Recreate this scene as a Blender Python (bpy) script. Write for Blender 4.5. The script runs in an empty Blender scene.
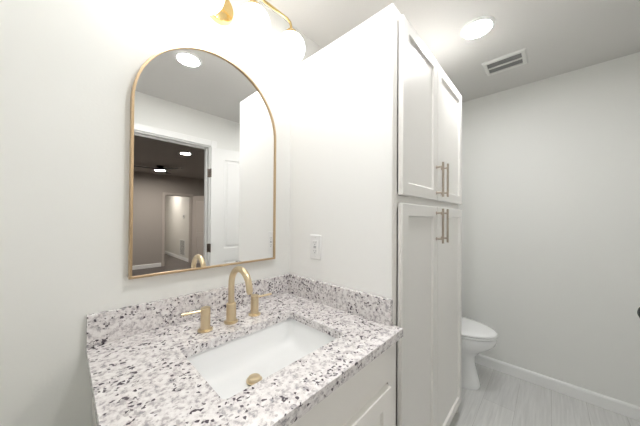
import bpy, bmesh, math, random
from mathutils import Vector, Matrix
PI = math.pi
S = bpy.context.scene
C = S.collection
random.seed(4)

# ------------------------------------------------------------------ camera
CAM = dict(f=242.73, a=math.radians(43.486), x=-0.8832, y=-1.0747, z=1.2945, tilt=0.0079, roll=-0.0067, cy=216.45)
def make_camera():
    c = CAM
    Fh = Vector((math.cos(c['a']), math.sin(c['a']), 0)); Rh = Vector((math.sin(c['a']), -math.cos(c['a']), 0)); Z = Vector((0, 0, 1))
    fwd = Fh*math.cos(c['tilt']) + Z*math.sin(c['tilt']); up0 = -Fh*math.sin(c['tilt']) + Z*math.cos(c['tilt'])
    right = Rh*math.cos(c['roll']) - up0*math.sin(c['roll']); up = Rh*math.sin(c['roll']) + up0*math.cos(c['roll'])
    cam = bpy.data.cameras.new('camera'); o = bpy.data.objects.new('camera', cam); C.objects.link(o)
    m = Matrix((right, up, -fwd)).transposed().to_4x4(); m.translation = Vector((c['x'], c['y'], c['z'])); o.matrix_world = m
    cam.sensor_width = 36; cam.lens = c['f']/640*36; cam.shift_y = (c['cy']-213)/640; cam.clip_start = 0.02
    S.camera = o
make_camera()

# ------------------------------------------------------------------ world, exposure, lamps' power
w = bpy.data.worlds.new('world'); S.world = w; w.use_nodes = True
w.node_tree.nodes['Background'].inputs[0].default_value = (0.8, 0.85, 1, 1)
w.node_tree.nodes['Background'].inputs[1].default_value = 0.3
S.view_settings.view_transform = 'Standard'; S.view_settings.look = 'None'; S.view_settings.gamma = 1
S.view_settings.exposure = 2.1
S.cycles.max_bounces = 14; S.cycles.diffuse_bounces = 9; S.cycles.glossy_bounces = 6
GLOBE_E = 1.3
CAN_E = 48.0
BED_E = 88.0
HALL_E = 165.0

# ------------------------------------------------------------------ materials
def mat(name, col, rough=.5, metal=0., emit=None, es=0., spec=.5, coat=0.):
    m = bpy.data.materials.new(name); m.use_nodes = True
    b = m.node_tree.nodes['Principled BSDF']
    b.inputs['Base Color'].default_value = (*col, 1); b.inputs['Roughness'].default_value = rough; b.inputs['Metallic'].default_value = metal
    b.inputs['Specular IOR Level'].default_value = spec; b.inputs['Coat Weight'].default_value = coat
    if emit: b.inputs['Emission Color'].default_value = (*emit, 1); b.inputs['Emission Strength'].default_value = es
    return m
def N(m, t, **k):
    n = m.node_tree.nodes.new(t)
    for a, v in k.items():
        if hasattr(n, a) and a not in n.inputs.keys(): setattr(n, a, v)
        else: n.inputs[a].default_value = v
    return n
def L(m, a, ao, b, bi): m.node_tree.links.new(a.outputs[ao], b.inputs[bi])
def bumpy(m, scale, strength, dist=.002, stretch=None):
    b = m.node_tree.nodes['Principled BSDF']
    tc = N(m, 'ShaderNodeTexCoord'); n = N(m, 'ShaderNodeTexNoise', Scale=scale, Detail=4.)
    if stretch:
        mp = N(m, 'ShaderNodeMapping'); mp.inputs['Scale'].default_value = stretch; L(m, tc, 'Object', mp, 'Vector'); L(m, mp, 'Vector', n, 'Vector')
    else: L(m, tc, 'Object', n, 'Vector')
    bp = N(m, 'ShaderNodeBump', Strength=strength, Distance=dist); L(m, n, 'Fac', bp, 'Height'); L(m, bp, 'Normal', b, 'Normal')
    return m
def ramp(m, stops):
    r = N(m, 'ShaderNodeValToRGB'); e = r.color_ramp.elements
    while len(e) > 1: e.remove(e[0])
    e[0].position = stops[0][0]; e[0].color = stops[0][1] if len(stops[0][1]) == 4 else (*stops[0][1], 1)
    for p, c in stops[1:]:
        q = e.new(p); q.color = (*c, 1)
    return r

M_wall = bumpy(mat('wall_paint', (.80, .805, .785), .65), 120, .12)
M_ceil = bumpy(mat('ceiling_paint', (.65, .64, .625), .8), 90, .2)
M_trim = mat('trim_paint', (.84, .845, .84), .35)
M_panelwhite = bumpy(mat('cabinet_side_paint', (.87, .87, .86), .4), 60, .03)
M_cab = bumpy(mat('cabinet_door_paint', (.825, .81, .78), .35), 60, .03)
M_dark = mat('cabinet_gap', (.10, .095, .085), .8)
M_porc = mat('porcelain', (.86, .87, .875), .12, coat=.4)
M_plastic = mat('white_plastic', (.85, .85, .85), .35)
M_plastgrey = mat('slot_dark', (.09, .09, .09), .6)
M_gold = bumpy(mat('brushed_gold', (.70, .575, .385), .28, 1.), 400, .05, .0005, (1, 1, .05))
M_goldframe = mat('satin_gold', (.58, .43, .27), .34, 1.)
M_brass = mat('polished_gold', (.83, .62, .28), .16, 1.)
M_pull = mat('champagne_bronze', (.50, .43, .36), .38, 1.)
M_mirror = mat('mirror_silver', (.93, .93, .925), 0.0, 1.)
M_black = mat('black_metal', (.02, .02, .02), .4, .5)
M_bronze = mat('hinge_bronze', (.20, .17, .15), .35, 1.)
M_globe = mat('opal_glass', (.9, .9, .9), .2, emit=(1., .98, .955), es=GLOBE_E)
M_can = mat('can_lens', (.9, .9, .9), .4, emit=(.995, .99, .98), es=CAN_E)
M_bedcan = mat('bedroom_can_lens', (.9, .9, .9), .4, emit=(1., .94, .86), es=BED_E)
M_hallcan = mat('hall_can_lens', (.9, .9, .9), .4, emit=(1., .95, .88), es=HALL_E)
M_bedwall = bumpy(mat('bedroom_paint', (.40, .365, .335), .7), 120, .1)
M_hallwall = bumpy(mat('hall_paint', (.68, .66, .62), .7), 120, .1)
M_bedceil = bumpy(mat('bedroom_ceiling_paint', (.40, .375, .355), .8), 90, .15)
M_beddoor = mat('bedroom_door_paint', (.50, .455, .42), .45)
M_grille = mat('grille_dark', (.17, .17, .17), .7)
M_ventmetal = mat('vent_white_metal', (.72, .72, .70), .45)

def granite():
    m = mat('speckled_granite', (.8, .78, .77), .16, coat=.3); b = m.node_tree.nodes['Principled BSDF']
    tc = N(m, 'ShaderNodeTexCoord')
    wn = N(m, 'ShaderNodeTexNoise', Scale=38., Detail=3.); L(m, tc, 'Object', wn, 'Vector')
    wm = N(m, 'ShaderNodeMixRGB', blend_type='ADD'); wm.inputs[0].default_value = .012
    L(m, tc, 'Object', wm, 1); L(m, wn, 'Color', wm, 2)
    # cloudy ground: white, warm and cool greys
    g = N(m, 'ShaderNodeTexNoise', Scale=60., Detail=6., Roughness=.7); L(m, wm, 0, g, 'Vector')
    r1 = ramp(m, [(.34, (.30, .29, .31)), (.42, (.50, .47, .48)), (.475, (.70, .665, .665)), (.60, (.82, .80, .795))]); L(m, g, 'Fac', r1, 'Fac')
    # grey-mauve blotches
    v2 = N(m, 'ShaderNodeTexVoronoi', Scale=140.); L(m, wm, 0, v2, 'Vector')
    sv = N(m, 'ShaderNodeSeparateColor'); L(m, v2, 'Color', sv, 'Color')
    r2 = ramp(m, [(.0, (.8, .8, .8)), (.09, (.7, .7, .7)), (.11, (0, 0, 0))]); L(m, sv, 0, r2, 'Fac')
    mx = N(m, 'ShaderNodeMixRGB'); L(m, r2, 'Color', mx, 0); L(m, r1, 'Color', mx, 1); mx.inputs[2].default_value = (.42, .39, .40, 1)
    # dark flecks, clumped
    v3 = N(m, 'ShaderNodeTexVoronoi', Scale=150.); L(m, wm, 0, v3, 'Vector')
    s3 = N(m, 'ShaderNodeSeparateColor'); L(m, v3, 'Color', s3, 'Color')
    cl = N(m, 'ShaderNodeTexNoise', Scale=16., Detail=2.); L(m, tc, 'Object', cl, 'Vector')
    ma = N(m, 'ShaderNodeMath', operation='MULTIPLY_ADD'); L(m, cl, 'Fac', ma, 0); ma.inputs[1].default_value = -.75; ma.inputs[2].default_value = .395
    ad = N(m, 'ShaderNodeMath', operation='ADD'); L(m, s3, 1, ad, 0); L(m, ma, 0, ad, 1)
    r3 = ramp(m, [(.0, (1, 1, 1)), (.085, (1, 1, 1)), (.11, (0, 0, 0))]); L(m, ad, 0, r3, 'Fac')
    mz = N(m, 'ShaderNodeMixRGB'); L(m, r3, 'Color', mz, 0); L(m, mx, 'Color', mz, 1); mz.inputs[2].default_value = (.075, .06, .075, 1)
    L(m, mz, 'Color', b, 'Base Color')
    return m
M_granite = granite()

def planks(name, c1, c2, seam, rough):
    m = mat(name, c1, rough); b = m.node_tree.nodes['Principled BSDF']
    tc = N(m, 'ShaderNodeTexCoord')
    br = N(m, 'ShaderNodeTexBrick', Scale=1.); br.offset = .37
    br.inputs['Brick Width'].default_value = 1.22; br.inputs['Row Height'].default_value = .18; br.inputs['Mortar Size'].default_value = .0012
    br.inputs['Color1'].default_value = (*c1, 1); br.inputs['Color2'].default_value = (*c2, 1); br.inputs['Mortar'].default_value = (*seam, 1)
    L(m, tc, 'Object', br, 'Vector')
    mp = N(m, 'ShaderNodeMapping'); mp.inputs['Scale'].default_value = (2.2, 38, 1); L(m, tc, 'Object', mp, 'Vector')
    n = N(m, 'ShaderNodeTexNoise', Scale=1.6, Detail=6., Roughness=.6, Distortion=.6); L(m, mp, 'Vector', n, 'Vector')
    r = ramp(m, [(.3, (.86, .86, .86)), (.7, (1.06, 1.06, 1.06))]); L(m, n, 'Fac', r, 'Fac')
    mx = N(m, 'ShaderNodeMixRGB', blend_type='MULTIPLY'); mx.inputs[0].default_value = 1; L(m, br, 'Color', mx, 1); L(m, r, 'Color', mx, 2)
    L(m, mx, 'Color', b, 'Base Color')
    bp = N(m, 'ShaderNodeBump', Strength=.08, Distance=.001); L(m, n, 'Fac', bp, 'Height'); L(m, bp, 'Normal', b, 'Normal')
    return m
M_floor = planks('grey_plank_vinyl', (.63, .63, .625), (.67, .67, .66), (.46, .45, .44), .38)
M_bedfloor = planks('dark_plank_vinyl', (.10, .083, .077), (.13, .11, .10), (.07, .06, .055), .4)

# ------------------------------------------------------------------ helpers
def obj(name, bm, m, parent=None, smooth=False, bevel=0., loc=None, seg=2):
    me = bpy.data.meshes.new(name)
    bmesh.ops.recalc_face_normals(bm, faces=bm.faces[:])
    bm.to_mesh(me); bm.free()
    for k in (m if isinstance(m, (list, tuple)) else [m]): me.materials.append(k)
    o = bpy.data.objects.new(name, me); C.objects.link(o)
    if parent: o.parent = parent
    if loc: o.location = loc
    if smooth:
        for p in me.polygons: p.use_smooth = True
    if bevel:
        md = o.modifiers.new('bevel', 'BEVEL'); md.width = bevel; md.segments = seg; md.limit_method = 'ANGLE'; md.angle_limit = math.radians(40)
        md.harden_normals = False
    if smooth or bevel:
        try:
            for p in me.polygons: p.use_smooth = True
            me.set_sharp_from_angle(angle=math.radians(35 if not bevel else 80))
        except Exception: pass
    return o
def thing(name, label, cat, loc=(0, 0, 0), rotz=0, group=None):
    o = bpy.data.objects.new(name, None); C.objects.link(o); o.empty_display_size = .1
    o.location = loc; o.rotation_euler = (0, 0, rotz); tag(o, label, cat, group); return o
def tag(o, label, cat, group=None):
    o['label'] = label; o['category'] = cat
    if group: o['group'] = group
    return o
def struct(name, bm, m, parent=None, **k):
    o = obj(name, bm, m, parent, **k)
    if not parent: o['kind'] = 'structure'
    return o
def bx(x0, x1, y0, y1, z0, z1, bm=None):
    bm = bm or bmesh.new()
    v = [bm.verts.new((x, y, z)) for z in (z0, z1) for y in (y0, y1) for x in (x0, x1)]
    for f in ((0, 1, 3, 2), (4, 6, 7, 5), (0, 4, 5, 1), (2, 3, 7, 6), (0, 2, 6, 4), (1, 5, 7, 3)): bm.faces.new([v[i] for i in f])
    return bm
def loft(rings, bm=None, cap0=True, cap1=True, closed=True):
    bm = bm or bmesh.new(); R = [[bm.verts.new(p) for p in r] for r in rings]; n = len(R[0])
    for a, b in zip(R, R[1:]):
        for i in range(n if closed else n-1):
            j = (i+1) % n; bm.faces.new((a[i], a[j], b[j], b[i]))
    if cap0: bm.faces.new(R[0][::-1])
    if cap1: bm.faces.new(R[-1])
    return bm
def lathe(prof, n=32, axis='z', org=(0, 0, 0), bm=None, cap0=True, cap1=True):
    rings = []
    for r, h in prof:
        ring = []
        for i in range(n):
            t = 2*PI*i/n; a, b = r*math.cos(t), r*math.sin(t)
            p = {'z': (a, b, h), 'y': (a, h, b), 'x': (h, a, b)}[axis]
            ring.append((p[0]+org[0], p[1]+org[1], p[2]+org[2]))
        rings.append(ring)
    return loft(rings, bm, cap0, cap1)
def tube(pts, r, n=16, bm=None):
    pts = [Vector(p) for p in pts]; rr = r if isinstance(r, (list, tuple)) else [r]*len(pts); rings = []
    t0 = (pts[1]-pts[0]).normalized(); ref = Vector((0, 0, 1)) if abs(t0.z) < .9 else Vector((1, 0, 0))
    u = t0.cross(ref).normalized()
    for i, p in enumerate(pts):
        t = (pts[min(i+1, len(pts)-1)]-pts[max(i-1, 0)]).normalized()
        u = (u - t*u.dot(t)).normalized(); vv = t.cross(u)
        rings.append([p + (u*math.cos(2*PI*k/n) + vv*math.sin(2*PI*k/n))*rr[i] for k in range(n)])
    return loft(rings, bm)
def rrect(x0, x1, y0, y1, r, n=5):
    out = []
    for cx, cy, a0 in ((x1-r, y1-r, 0), (x0+r, y1-r, PI/2), (x0+r, y0+r, PI), (x1-r, y0+r, 1.5*PI)):
        for i in range(n+1):
            a = a0 + PI/2*i/n; out.append((cx+r*math.cos(a), cy+r*math.sin(a)))
    return out
def shaker(w, h, th=.02, stile=.055, rail=.055, rec=.009, bead=.006):
    """door face looks towards -y; local x 0..w, z 0..h, y -th..0"""
    bm = bmesh.new()
    def ring(ix, iz, y): return [bm.verts.new(p) for p in ((ix, y, iz), (w-ix, y, iz), (w-ix, y, h-iz), (ix, y, h-iz))]
    e = .0025
    R = [ring(0, 0, 0), ring(0, 0, -th+e), ring(e, e, -th), ring(stile, rail, -th), ring(stile+bead*.4, rail+bead*.4, -th+rec*.45), ring(stile+bead, rail+bead, -th+rec)]
    for a, b in zip(R, R[1:]):
        for i in range(4): bm.faces.new((a[i], a[(i+1) % 4], b[(i+1) % 4], b[i]))
    bm.faces.new(R[-1]); bm.faces.new(R[0][::-1])
    return bm

HC = 2.40; XF = 1.70; XL = -1.04; YB = -1.60; YM = -.021; FY = -6.40
# ------------------------------------------------------------------ room shell
struct('floor', bx(XL-.1, XF+.1, YB-.13, .1, -.05, 0), M_floor)
struct('ceiling', bx(XL-.1, XF+.1, YB-.13, .1, HC, HC+.08), M_ceil)
struct('wall_mirror', bx(XL-.1, XF+.1, 0, .1, 0, HC), M_wall)
struct('wall_right', bx(XF, XF+.1, YB-.13, 0, 0, HC), M_wall)
struct('wall_left', bx(XL-.1, XL, YB-.13, 0, 0, HC), M_wall)
DX0, DX1, DH = -.58, .185, 2.055
bm = bx(XL, DX0, YB-.13, YB, 0, HC); bx(DX1, XF, YB-.13, YB, 0, HC, bm); bx(DX0, DX1, YB-.13, YB, DH, HC, bm)
struct('wall_back', bm, M_wall)
def base(name, x0, x1, y0, y1, h=.085, m=None, dirs=None):
    """baseboard with a sloped cap; dirs is the room side"""
    bm = bmesh.new(); t = .014
    prof = [(0, 0), (t, 0), (t, h-.016), (t*.75, h-.006), (t*.35, h), (0, h)]
    rings = []
    for s in (0, 1):
        ring = []
        for d, z in prof:
            if dirs == '-x': ring.append((x0-d, (y0, y1)[s], z))
            if dirs == '+x': ring.append((x0+d, (y0, y1)[s], z))
            if dirs == '+y': ring.append(((x0, x1)[s], y0+d, z))
            if dirs == '-y': ring.append(((x0, x1)[s], y0-d, z))
        rings.append(ring)
    return struct(name, loft(rings, bm), m or M_trim)
base('baseboard_right', XF, XF, YB, 0, dirs='-x')
base('baseboard_mirror', .97, XF-.014, 0, 0, dirs='-y')
base('baseboard_left', XL, XL, YB, 0, dirs='+x')
base('baseboard_back', DX1+.06, XF-.014, YB, YB, dirs='+y')
# door casing with a jamb, both faces of the wall
def casing(name, x0, x1, h, yf, yb, m, cw=.06, t=.016):
    bm = bx(x0-cw, x0, yf, yf+t, 0, h+cw); bx(x1, x1+cw, yf, yf+t, 0, h+cw, bm); bx(x0, x1, yf, yf+t, h, h+cw, bm)
    bx(x0-cw, x0, yb-t, yb, 0, h+cw, bm); bx(x1, x1+cw, yb-t, yb, 0, h+cw, bm); bx(x0, x1, yb-t, yb, h, h+cw, bm)
    bx(x0-.001, x0+.012, yb, yf, 0, h, bm); bx(x1-.012, x1+.001, yb, yf, 0, h, bm); bx(x0, x1, yb, yf, h-.012, h+.001, bm)
    ym = (yf+yb)/2-.01
    bx(x0+.012, x0+.022, ym-.016, ym+.016, 0, h-.012, bm); bx(x1-.022, x1-.012, ym-.016, ym+.016, 0, h-.012, bm); bx(x0+.012, x1-.012, ym-.016, ym+.016, h-.022, h-.012, bm)
    return struct(name, bm, m, bevel=.003)
casing('trim_1', DX0, DX1, DH, YB, YB-.13, M_trim)

# moulded door: local x 0..w from the hinge, face at y 0 (thickness to -y), panels recessed on both faces
def panel_door(name, w, h, th, panels, m):
    bm = bmesh.new(); rec = .009; bd = .022
    xs = (.135, w-.135)
    for face, s in ((0, -1), (-th, 1)):
        zc = [0] + [z for p in panels for z in p] + [h]
        for i in range(0, len(zc), 2):
            bm.faces.new([bm.verts.new(p) for p in ((xs[0], face, zc[i]), (xs[1], face, zc[i]), (xs[1], face, zc[i+1]), (xs[0], face, zc[i+1]))])
        for a, b in ((0, xs[0]), (xs[1], w)):
            bm.faces.new([bm.verts.new(p) for p in ((a, face, 0), (b, face, 0), (b, face, h), (a, face, h))])
        for z0, z1 in panels:
            def ring(i, y): return [bm.verts.new(p) for p in ((xs[0]+i, y, z0+i), (xs[1]-i, y, z0+i), (xs[1]-i, y, z1-i), (xs[0]+i, y, z1-i))]
            R = [ring(0, face), ring(.006, face+s*rec), ring(bd, face+s*rec), ring(bd+.012, face+s*rec*.3)]
            for a, b in zip(R, R[1:]):
                for i in range(4): bm.faces.new((a[i], a[(i+1) % 4], b[(i+1) % 4], b[i]))
            bm.faces.new(R[-1])
    e = [(0, 0), (w, 0), (w, h), (0, h)]
    for i in range(4):
        a, b = e[i], e[(i+1) % 4]
        bm.faces.new([bm.verts.new(p) for p in ((a[0], 0, a[1]), (b[0], 0, b[1]), (b[0], -th, b[1]), (a[0], -th, a[1]))])
    bmesh.ops.remove_doubles(bm, verts=bm.verts[:], dist=1e-5)
    return obj(name, bm, m)
def knob(parent, x, z, y, sgn, m):
    b = lathe([(.032, 0), (.032, .006), (.012, .010), (.011, .030), (.022, .038), (.028, .050), (.026, .062), (.014, .068)], 24, 'y')
    for v in b.verts: v.co = (v.co.x+x, y+v.co.y*sgn, v.co.z+z)
    return obj('door_knob', b, m, parent, smooth=True)
d = panel_door('door_1', .745, 2.03, .035, [(.20, .82), (.955, 1.915)], M_trim)
d.location = (DX1-.004, YB+.034, .008); d.rotation_euler = (0, 0, math.radians(12.3)); d['kind'] = 'structure'
knob(d, .685, .885, 0, 1, M_black); knob(d, .685, .885, -.035, -1, M_black)
for z in (.26, .965, 1.76):
    b = lathe([(.007, -.045), (.007, .045)], 12, 'z', (-.002, -.002, z)); bx(-.030, -.004, -.035, -.032, z-.045, z+.045, b)
    obj('hinge', b, M_bronze, d)

# ------------------------------------------------------------------ bedroom and hall seen in the mirror
BX0, BX1 = -1.9, 2.75; BC = 2.42
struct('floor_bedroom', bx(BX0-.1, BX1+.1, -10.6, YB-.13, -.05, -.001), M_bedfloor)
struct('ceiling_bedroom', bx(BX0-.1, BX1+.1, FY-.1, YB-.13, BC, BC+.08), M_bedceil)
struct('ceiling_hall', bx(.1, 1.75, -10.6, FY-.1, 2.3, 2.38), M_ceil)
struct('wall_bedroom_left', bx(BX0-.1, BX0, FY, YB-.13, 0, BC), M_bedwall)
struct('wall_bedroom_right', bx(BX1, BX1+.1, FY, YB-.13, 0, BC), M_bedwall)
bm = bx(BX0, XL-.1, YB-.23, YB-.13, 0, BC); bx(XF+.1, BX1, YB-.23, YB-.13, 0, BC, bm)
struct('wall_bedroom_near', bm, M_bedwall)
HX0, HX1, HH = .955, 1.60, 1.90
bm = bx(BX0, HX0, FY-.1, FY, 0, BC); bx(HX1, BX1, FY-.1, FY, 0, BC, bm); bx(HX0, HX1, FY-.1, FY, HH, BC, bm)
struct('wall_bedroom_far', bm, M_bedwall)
struct('wall_hall_right', bx(1.62, 1.70, -10.5, FY-.1, 0, 2.3), M_hallwall)
struct('wall_hall_left', bx(.30, .38, -10.5, FY-.1, 0, 2.3), M_hallwall)
struct('wall_hall_end', bx(.30, 1.70, -10.6, -10.5, 0, 2.3), M_hallwall)
base('baseboard_hall', 1.62, 1.62, -10.5, FY-.12, .10, dirs='-x')
base('baseboard_bedroom', BX0, HX0-.07, FY, FY, .10, dirs='+y')
casing('trim_2', HX0, HX1, HH, FY, FY-.1, M_beddoor, cw=.055)
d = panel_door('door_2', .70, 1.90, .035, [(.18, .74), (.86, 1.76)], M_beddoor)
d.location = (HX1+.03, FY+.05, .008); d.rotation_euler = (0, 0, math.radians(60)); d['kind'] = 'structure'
knob(d, .63, .86, 0, 1, M_black)

def can_light(loc, lab, m, r=.09, group=None):
    t = thing('recessed_ceiling_light', lab, 'ceiling light', loc, 0, group)
    obj('trim_ring', lathe([(r-.016, -.002), (r-.010, -.010), (r-.002, -.008), (r+.006, -.001), (r+.006, 0)], 48, cap0=False, cap1=False), M_plastic, t, smooth=True)
    obj('lens', lathe([(r-.014, -.0045), (r-.014, -.001)], 48), m, t)
    return t
can_light((.750, -.770, HC), 'round recessed ceiling light near the ceiling vent, above the tall cabinet doors', M_can, .081)
can_light((-.297, -.80, HC), 'round recessed ceiling light seen at the top of the arched mirror', M_can, .081)
can_light((.575, -3.62, BC), 'recessed light on the dim bedroom ceiling nearer the bathroom door, seen in the mirror', M_bedcan)
can_light((1.02, -7.7, 2.30), 'recessed light on the hall ceiling, beyond the lit bedroom doorway in the mirror', M_hallcan, .07)

# bedroom ceiling fan (its disc light and blades show in the mirror)
fan = thing('ceiling_fan', 'dark ceiling fan with a glowing disc light, reflected in the mirror through the doorway', 'ceiling fan', (.56, -5.2, BC))
obj('canopy', lathe([(.07, 0), (.07, -.01), (.03, -.035)], 24), M_black, fan, smooth=True)
obj('motor_housing', lathe([(.012, -.03), (.012, -.05), (.10, -.055), (.105, -.075), (.105, -.092), (.097, -.0955)], 28), M_black, fan, smooth=True)
obj('light_disc', lathe([(.095, -.094), (.095, -.0965), (.03, -.098)], 28), M_bedcan, fan, smooth=True)
for a in (182, 302, 62):
    b = bx(.10, .55, -.055, .055, -.072, -.064)
    for v in b.verts: v.co.z += v.co.y*.03
    bl = obj('blade', b, M_black, fan, bevel=.003); bl.rotation_euler = (0, 0, math.radians(a))

# hall return-air grille and thermostat
t = thing('return_air_grille', 'white slatted return-air grille low on the hall wall, seen in the mirror', 'vent', (1.62, -7.13, .12))
b = bx(-.012, 0, -.235, -.205, 0, .50); bx(-.012, 0, .205, .235, 0, .50, b); bx(-.012, 0, -.205, .205, 0, .03, b); bx(-.012, 0, -.205, .205, .47, .50, b)
obj('frame', b, M_ventmetal, t)
obj('backing', bx(-.003, 0, -.205, .205, .03, .47), M_grille, t)
b = bmesh.new()
for k in range(20): bx(-.009, -.003, -.205, .205, .036+k*.0218, .044+k*.0218, b)
obj('louvres', b, M_ventmetal, t)
t = thing('thermostat', 'small grey thermostat on the lit hall wall, seen in the mirror', 'thermostat', (1.62, -7.02, 1.32))
obj('case', bx(-.022, 0, -.045, .045, -.055, .055), M_ventmetal, t, bevel=.004)
obj('display', bx(-.024, -.022, -.028, .028, -.005, .035), M_grille, t)

# ------------------------------------------------------------------ tall linen cabinet
CW, CD, CH = .955, .626, 2.146
cab = thing('linen_cabinet', 'tall white two-tier linen cabinet with four shaker doors beside the vanity', 'cabinet', (0, 0, 0))
obj('side_panel', bx(0, .018, -CD+.002, 0, 0, CH), M_panelwhite, cab, bevel=.001)
b = bx(.018, CW-.018, -CD+.02, -.002, .09, .11); bx(.018, CW-.018, -CD+.02, -.002, CH-.02, CH-.001, b); bx(.018, CW-.018, -.02, -.002, .11, CH-.02, b)
bx(.018, CW-.018, -CD+.02, -.02, 1.35, 1.385, b); bx(CW-.018, CW, -CD+.002, 0, 0, CH, b)
obj('carcass', b, M_cab, cab)
b = bx(.001, .040, -CD, -CD+.02, .09, CH-.001); bx(CW-.04, CW-.001, -CD, -CD+.02, .09, CH-.001, b); bx(.040, CW-.04, -CD, -CD+.02, 2.10, CH-.001, b)
bx(.040, CW-.04, -CD, -CD+.02, 1.34, 1.40, b); bx(.040, CW-.04, -CD, -CD+.02, .09, .11, b); bx(.435, .47, -CD, -CD+.02, .11, 1.34, b); bx(.435, .47, -CD, -CD+.02, 1.40, 2.10, b)
obj('face_frame', b, M_cab, cab)
obj('toe_kick', bx(.018, CW-.018, -CD+.07, -CD+.085, 0, .09), M_cab, cab)
def pull(parent, x, z0, z1):
    h = tube([(x, -.052, z0), (x, -.052, z1)], .0055, 14)
    o = obj('pull_handle', h, M_pull, parent, smooth=True)
    for z in (z0+.022, z1-.022):
        q = lathe([(.008, -.0195), (.008, -.023), (.0042, -.0232), (.0042, -.050)], 14, 'y', (x, 0, z))
        obj('post', q, M_pull, o, smooth=True)
for x0, x1, z0, z1, px, pz0, lab in ((.042, .449, 1.392, 2.114, .392, .016, 'upper left'), (.455, .930, 1.392, 2.114, .056, .020, 'upper right'),
                              (.042, .449, .097, 1.358, .392, 1.075, 'lower left'), (.455, .930, .097, 1.358, .056, 1.075, 'lower right')):
    dr = obj('door', shaker(x1-x0, z1-z0, .02, .055, .05), M_cab, cab, loc=(x0, -CD-.004, z0))
    pull(dr, px, pz0, pz0+.176)

# ------------------------------------------------------------------ vanity
VL, VF = -.815, -.645
van = thing('vanity_cabinet', 'cream-white vanity base cabinet with two shaker doors below the granite top', 'cabinet', (0, 0, 0))
b = bx(VL, VL+.018, VF+.02, -.002, 0, .852); bx(-.02, -.002, VF+.02, -.002, 0, .852, b); bx(VL+.018, -.02, VF+.02, -.002, .10, .118, b); bx(VL+.018, -.02, -.014, -.002, .118, .852, b)
obj('carcass', b, M_cab, van)
b = bx(VL, -.0015, VF, VF+.02, .700, .852); bx(VL, VL+.06, VF, VF+.02, .10, .700, b); bx(-.062, -.0015, VF, VF+.02, .10, .700, b); bx(VL+.06, -.062, VF, VF+.02, .10, .14, b); bx(-.44, -.405, VF, VF+.02, .14, .70, b)
obj('face_frame', b, M_cab, van)
obj('toe_kick', bx(VL+.018, -.02, VF+.075, VF+.09, 0, .10), M_cab, van)
for x0, x1, hx in ((-.750, -.4165, .030), (-.4105, -.078, .3025)):
    dr = obj('door', shaker(x1-x0, .583, .02, .055, .055), M_cab, van, loc=(x0, VF, .117))
    if x0 < -.5: pull(dr, x1-x0-.03, .40, .56)
    else: pull(dr, .03, .40, .56)

# countertop with sink cut-out
ZT, ZU = .8826, .852
CX0, CX1, CY0, CY1 = -.831, -.001, -.673, -.001
def countertop():
    bm = bmesh.new(); hole = rrect(-.632, -.188, -.542, -.243, .014, 5); loops = []
    outer = [(CX0, CY0)] + [(CX1+.001, CY0), (CX1+.001, -CD-.002), (CX1, -CD-.002), (CX1, CY1), (CX0, CY1)]
    for z in (ZT, ZU):
        o = [bm.verts.new((x, y, z)) for x, y in outer]; h = [bm.verts.new((x, y, z)) for x, y in hole]
        eo = [bm.edges.new((o[i], o[(i+1) % len(o)])) for i in range(len(o))]; eh = [bm.edges.new((h[i], h[(i+1) % len(h)])) for i in range(len(h))]
        bmesh.ops.triangle_fill(bm, edges=eo+eh, use_beauty=True); loops.append((o, h))
    for k in (0, 1):
        a, b = loops[0][k], loops[1][k]
        for i in range(len(a)): j = (i+1) % len(a); bm.faces.new((a[i], a[j], b[j], b[i]))
    return bm
tag(obj('countertop', countertop(), M_granite, bevel=.0025), 'polished white granite countertop with grey and black speckles around the sink', 'countertop')
tag(obj('backsplash', bx(CX0, -.0212, -.021, -.0008, ZT+.0003, .9826), M_granite, bevel=.0015), 'speckled granite backsplash along the wall under the mirror', 'backsplash')
tag(obj('side_splash', bx(-.021, -.0008, -.632, -.0008, ZT+.0003, .9826), M_granite, bevel=.0015), 'short speckled granite side splash against the tall cabinet panel', 'backsplash')

# undermount sink
def sink():
    x0, x1, y0, y1 = -.638, -.182, -.549, -.237; cx, cy = -.441, -.360; rings = []
    for z, i, r in ((.8515, -.018, .03), (.8515, 0, .020), (.840, .003, .022), (.800, .012, .032), (.775, .024, .045), (.762, .045, .06)):
        rings.append([(x, y, z) for x, y in rrect(x0+i, x1-i, y0+i, y1-i, r, 6)])
    last = rings[-1]
    for t, z in ((.75, .756), (.45, .751), (.18, .748)):
        m = len(last); R = []
        for k, (x, y, _) in enumerate(last):
            ang = math.atan2(y-cy, x-cx); c0 = (cx+.022*math.cos(ang), cy+.022*math.sin(ang))
            R.append((c0[0]+(x-c0[0])*t, c0[1]+(y-c0[1])*t, z))
        rings.append(R)
    R = [(cx+.022*math.cos(math.atan2(y-cy, x-cx)), cy+.022*math.sin(math.atan2(y-cy, x-cx)), .7465) for x, y, _ in last]; rings.append(R)
    inner = rings
    outer = [[(x+(x-(x0+x1)/2)*.03, y+(y-(y0+y1)/2)*.04, z-.010) for x, y, z in r] for r in rings]
    bm = loft(inner + outer[::-1], cap0=False, cap1=False)
    n = len(inner[0]); a = [v for v in bm.verts][:n]; b = [v for v in bm.verts][-n:]
    for i in range(n): j = (i+1) % n; bm.faces.new((a[i], a[j], b[j], b[i]))
    return bm
sk = obj('sink', sink(), M_porc, smooth=True); tag(sk, 'white rectangular undermount basin with a brass pop-up drain', 'sink')
dr = obj('drain', lathe([(.010, .725), (.020, .745), (.026, .7495), (.026, .7515), (.021, .752), (.021, .757), (.019, .7605), (.008, .762)], 32, 'z', (-.441, -.358, .004)), M_gold, sk, smooth=True)

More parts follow.
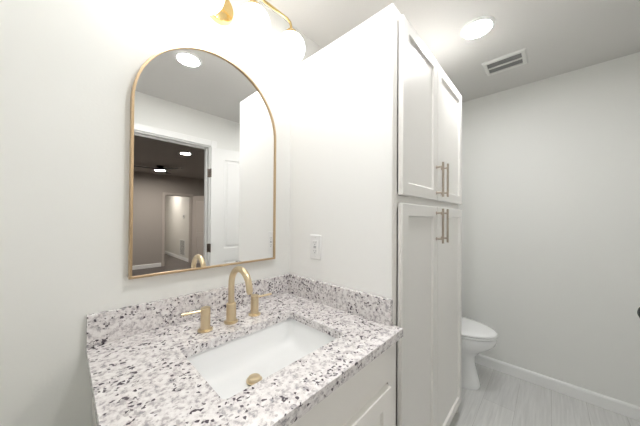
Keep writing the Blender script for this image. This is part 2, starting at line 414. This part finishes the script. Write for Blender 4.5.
# faucet
fa = thing('faucet', 'brushed gold gooseneck faucet with two lever handles behind the sink', 'faucet', (-.424, -.158, ZT))
arc = [(0, 0, .07), (0, 0, .150)]
for k in range(1, 15):
    a = PI*k/14*.97; arc.append((0, -.068+.068*math.cos(a), .150+.068*math.sin(a)))
arc.append((0, -.138, .146))
sp = obj('spout', tube(arc, .0118, 20), M_gold, fa, smooth=True)
obj('spout_base', lathe([(.0265, 0), (.0265, .004), (.0185, .007), (.0185, .073), (.0165, .0755), (.0120, .076)], 32), M_gold, fa, smooth=True)
obj('aerator', lathe([(.0095, -.006), (.0095, .002)], 20, 'z', (0, -.138, .146)), M_gold, sp)
for s in (-1, 1):
    h = obj('handle', lathe([(.0255, 0), (.0255, .004), (.0165, .007), (.0165, .060), (.0150, .0605), (.0150, .0625), (.0165, .063), (.0165, .081), (.0150, .083)], 32), M_gold, fa, loc=(.105 if s > 0 else -.099, 0, 0), smooth=True)
    obj('lever', tube([(0, 0, .072), (s*.077, -s*.011, .073)], .0045, 14), M_gold, h, smooth=True)

# ------------------------------------------------------------------ arched mirror
MX0, MX1, MZ0, MZS = -.727, -.117, 1.080, 1.703
def arch(i, n=40):
    cx = (MX0+MX1)/2; r = (MX1-MX0)/2-i
    p = [(MX0+i, MZ0+i), (MX1-i, MZ0+i)]
    for k in range(n+1): a = PI*k/n; p.append((cx+r*math.cos(a), MZS+r*math.sin(a)))
    return p
mi = thing('wall_mirror_arched', 'tall arched mirror in a thin gold frame above the granite backsplash', 'mirror', ((MX0+MX1)/2, 0, MZ0))
def off(b):
    for v in b.verts: v.co.x -= (MX0+MX1)/2; v.co.z -= MZ0
    return b
R = [[(x, y, z) for x, z in arch(i)] for i, y in ((0, -.001), (0, -.027), (.0008, -.028), (.0072, -.028), (.008, -.027), (.008, -.010), (.008, -.001))]
b = loft(R+[R[0]], cap0=False, cap1=False); bmesh.ops.remove_doubles(b, verts=b.verts[:], dist=1e-6)
obj('frame', off(b), M_goldframe, mi, smooth=True)
pts = arch(.0075)
obj('mirror_glass', off(loft([[(x, YM+.004, z) for x, z in pts], [(x, YM, z) for x, z in pts]])), M_mirror, mi)
mi.name = 'wall_mounted_mirror'

# ------------------------------------------------------------------ four-globe vanity light
vl = thing('vanity_light', 'gold four-globe bath bar light with white opal globes above the mirror', 'wall light', (-.422, 0, 2.245))
obj('wall_plate', lathe([(.070, -.001), (.070, -.008), (.064, -.022), (.035, -.027), (.012, -.028)], 40, 'y', (0, 0, -.016)), M_brass, vl, smooth=True)
obj('arm', tube([(0, -.025, -.016), (0, -.10, -.010), (0, -.122, .008), (0, -.13, .035)], .008, 14), M_brass, vl, smooth=True)
X = .315; zb = .038
bar = [(-X, -.13, -.008), (-X, -.13, zb-.025), (-X+.007, -.13, zb-.008), (-X+.025, -.13, zb), (X-.025, -.13, zb), (X-.007, -.13, zb-.008), (X, -.13, zb-.025), (X, -.13, -.008)]
obj('bar', tube(bar, .0065, 14), M_brass, vl, smooth=True)
for i in range(4):
    gx = -.315+.21*i
    if i in (1, 2): st = lathe([(.0065, -.02), (.0065, zb)], 14, 'z', (gx, -.13, 0)); obj('stem', st, M_brass, vl)
    cup = obj('socket_cup', lathe([(.008, -.003), (.020, -.007), (.031, -.020), (.034, -.034), (.024, -.036)], 28, 'z', (gx, -.13, 0)), M_brass, vl, smooth=True)
    prof = []
    for k in range(21):
        a = PI*k/20; prof.append((max(.0705*math.sin(a), .002), -.095+.0705*math.cos(a)))
    obj('globe_shade', lathe(prof, 40, 'z', (gx, -.13, 0)), M_globe, vl, smooth=True)

# ------------------------------------------------------------------ outlet on the side panel
ou = thing('wall_outlet', 'white rectangular outlet cover plate on the tall cabinet side above the splash', 'outlet', (0, -.211, 1.149))
obj('cover_plate', bx(-.006, 0, -.038, .038, -.062, .062), M_plastic, ou, bevel=.003)
rc = obj('receptacle', bx(-.0085, -.006, -.0165, .0165, -.034, .034), M_plastic, ou, bevel=.001)
b = bmesh.new()
for s in (-1, 1):
    bx(-.0092, -.0080, -.0085, -.0060, s*.021-.002, s*.021+.0075, b); bx(-.0092, -.0080, .0055, .0080, s*.021-.001, s*.021+.0070, b); bx(-.0092, -.0080, -.0025, .0025, s*.021-.010, s*.021-.005, b)
bx(-.0092, -.0080, -.009, .009, -.0050, -.0015, b); bx(-.0092, -.0080, -.009, .009, .0015, .0050, b)
obj('slots', b, mat('receptacle_slots', (.30, .30, .32), .6), rc)
for s in (-1, 1): obj('screw', lathe([(.003, -.0068), (.003, -.0058)], 12, 'x', (0, 0, s*.048)), M_ventmetal, ou)

# ------------------------------------------------------------------ ceiling vent
ve = thing('ceiling_vent', 'white rectangular ceiling vent with two dark louvred bands near the recessed light', 'vent', (1.243, -.842, HC))
hx, hy = .098, .120
R = [[(sx*(hx-i), sy*(hy-i), z) for sx, sy in ((-1, -1), (1, -1), (1, 1), (-1, 1))] for i, z in ((0, 0), (0, -.004), (.006, -.012), (.024, -.012), (.026, -.002))]
obj('frame', loft(R, cap0=False, cap1=False), M_ventmetal, ve)
obj('centre_bar', bx(-.005, .005, -hy+.025, hy-.025, -.013, -.001), M_ventmetal, ve)
obj('backing', bx(-hx+.024, hx-.024, -hy+.024, hy-.024, -.003, -.001), M_grille, ve)
for s in (-1, 1):
    b = bmesh.new()
    for k in range(5):
        x = s*(.013+k*.0125); bx(x-.0035, x+.0035, -hy+.024, hy-.024, -.0075, -.0065, b)
    obj('louvres', b, mat('louvre_grey', (.26, .26, .26), .6), ve)

# ------------------------------------------------------------------ toilet
TX = 1.33
to = thing('toilet', 'white elongated two-piece toilet between the tall cabinet and the right wall', 'toilet', (TX, 0, 0))
def egg(yf, yb, w, z, n=44, p=2.0, sq=0.):
    """egg outline pointing to -y"""
    L_ = yb-yf; yc = yf+L_*.52; out = []
    for i in range(n):
        a = 2*PI*i/n; c, s = math.cos(a), math.sin(a)
        e = 2/p; x = w*math.copysign(abs(c)**e, c)
        ry = (yc-yf) if s < 0 else (yb-yc)
        y = yc+ry*math.copysign(abs(s)**(e if s > 0 else 1), s)
        out.append((x, y, z))
    return out
bowl = [(0.0, -.682, -.10, .122, 2.6), (.012, -.686, -.10, .124, 2.6), (.03, -.682, -.10, .120, 2.5), (.10, -.664, -.12, .112, 2.4), (.17, -.650, -.14, .108, 2.3), (.225, -.655, -.18, .112, 2.2), (.265, -.690, -.22, .130, 2.1),
        (.305, -.745, -.24, .156, 2.05), (.340, -.778, -.25, .172, 2.0), (.372, -.788, -.25, .178, 2.0), (.388, -.786, -.25, .177, 2.0), (.392, -.776, -.26, .170, 2.0)]
obj('bowl', loft([egg(yf, yb, w_, z, p=p) for z, yf, yb, w_, p in [(q[0]*1.045,)+q[1:] for q in bowl]]), M_porc, to, smooth=True)
obj('seat', loft([egg(-.790+i, -.27, .181-i, z) for z, i in ((.412, .004), (.415, 0), (.425, 0), (.428, .004))]), M_porc, to, smooth=True)
obj('lid', loft([egg(-.792+i, -.265, .182-i, z) for z, i in ((.4315, .004), (.434, 0), (.442, .001), (.449, .008), (.454, .022), (.457, .05), (.459, .10))]), M_porc, to, smooth=True)
for s in (-1, 1): obj('seat_hinge', lathe([(.012, .408), (.012, .443), (.009, .45)], 16, 'z', (s*.075, -.262, 0)), M_porc, to)
obj('tank', loft([[(x, y, z) for x, y in rrect(-w_, w_, y0, -.03, .03, 5)] for z, w_, y0 in ((.36, .185, -.20), (.40, .200, -.215), (.70, .215, -.23))]), M_porc, to, smooth=True)
obj('tank_lid', loft([[(x, y, z) for x, y in rrect(-w_, w_, y0, -.024, .03, 5)] for z, w_, y0 in ((.701, .218, -.234), (.728, .220, -.238), (.738, .212, -.230))]), M_porc, to, smooth=True)
obj('bowl_deck', loft([[(x, y, z) for x, y in rrect(-w_, w_, -.30, y1, .03, 5)] for z, w_, y1 in ((.20, .09, -.06), (.34, .15, -.05), (.3595, .16, -.05))]), M_porc, to, smooth=True)
obj('flush_lever', tube([(-.15, -.226, .655), (-.15, -.246, .655), (-.142, -.250, .653), (-.085, -.250, .645)], .006, 10), M_pull, to, smooth=True)
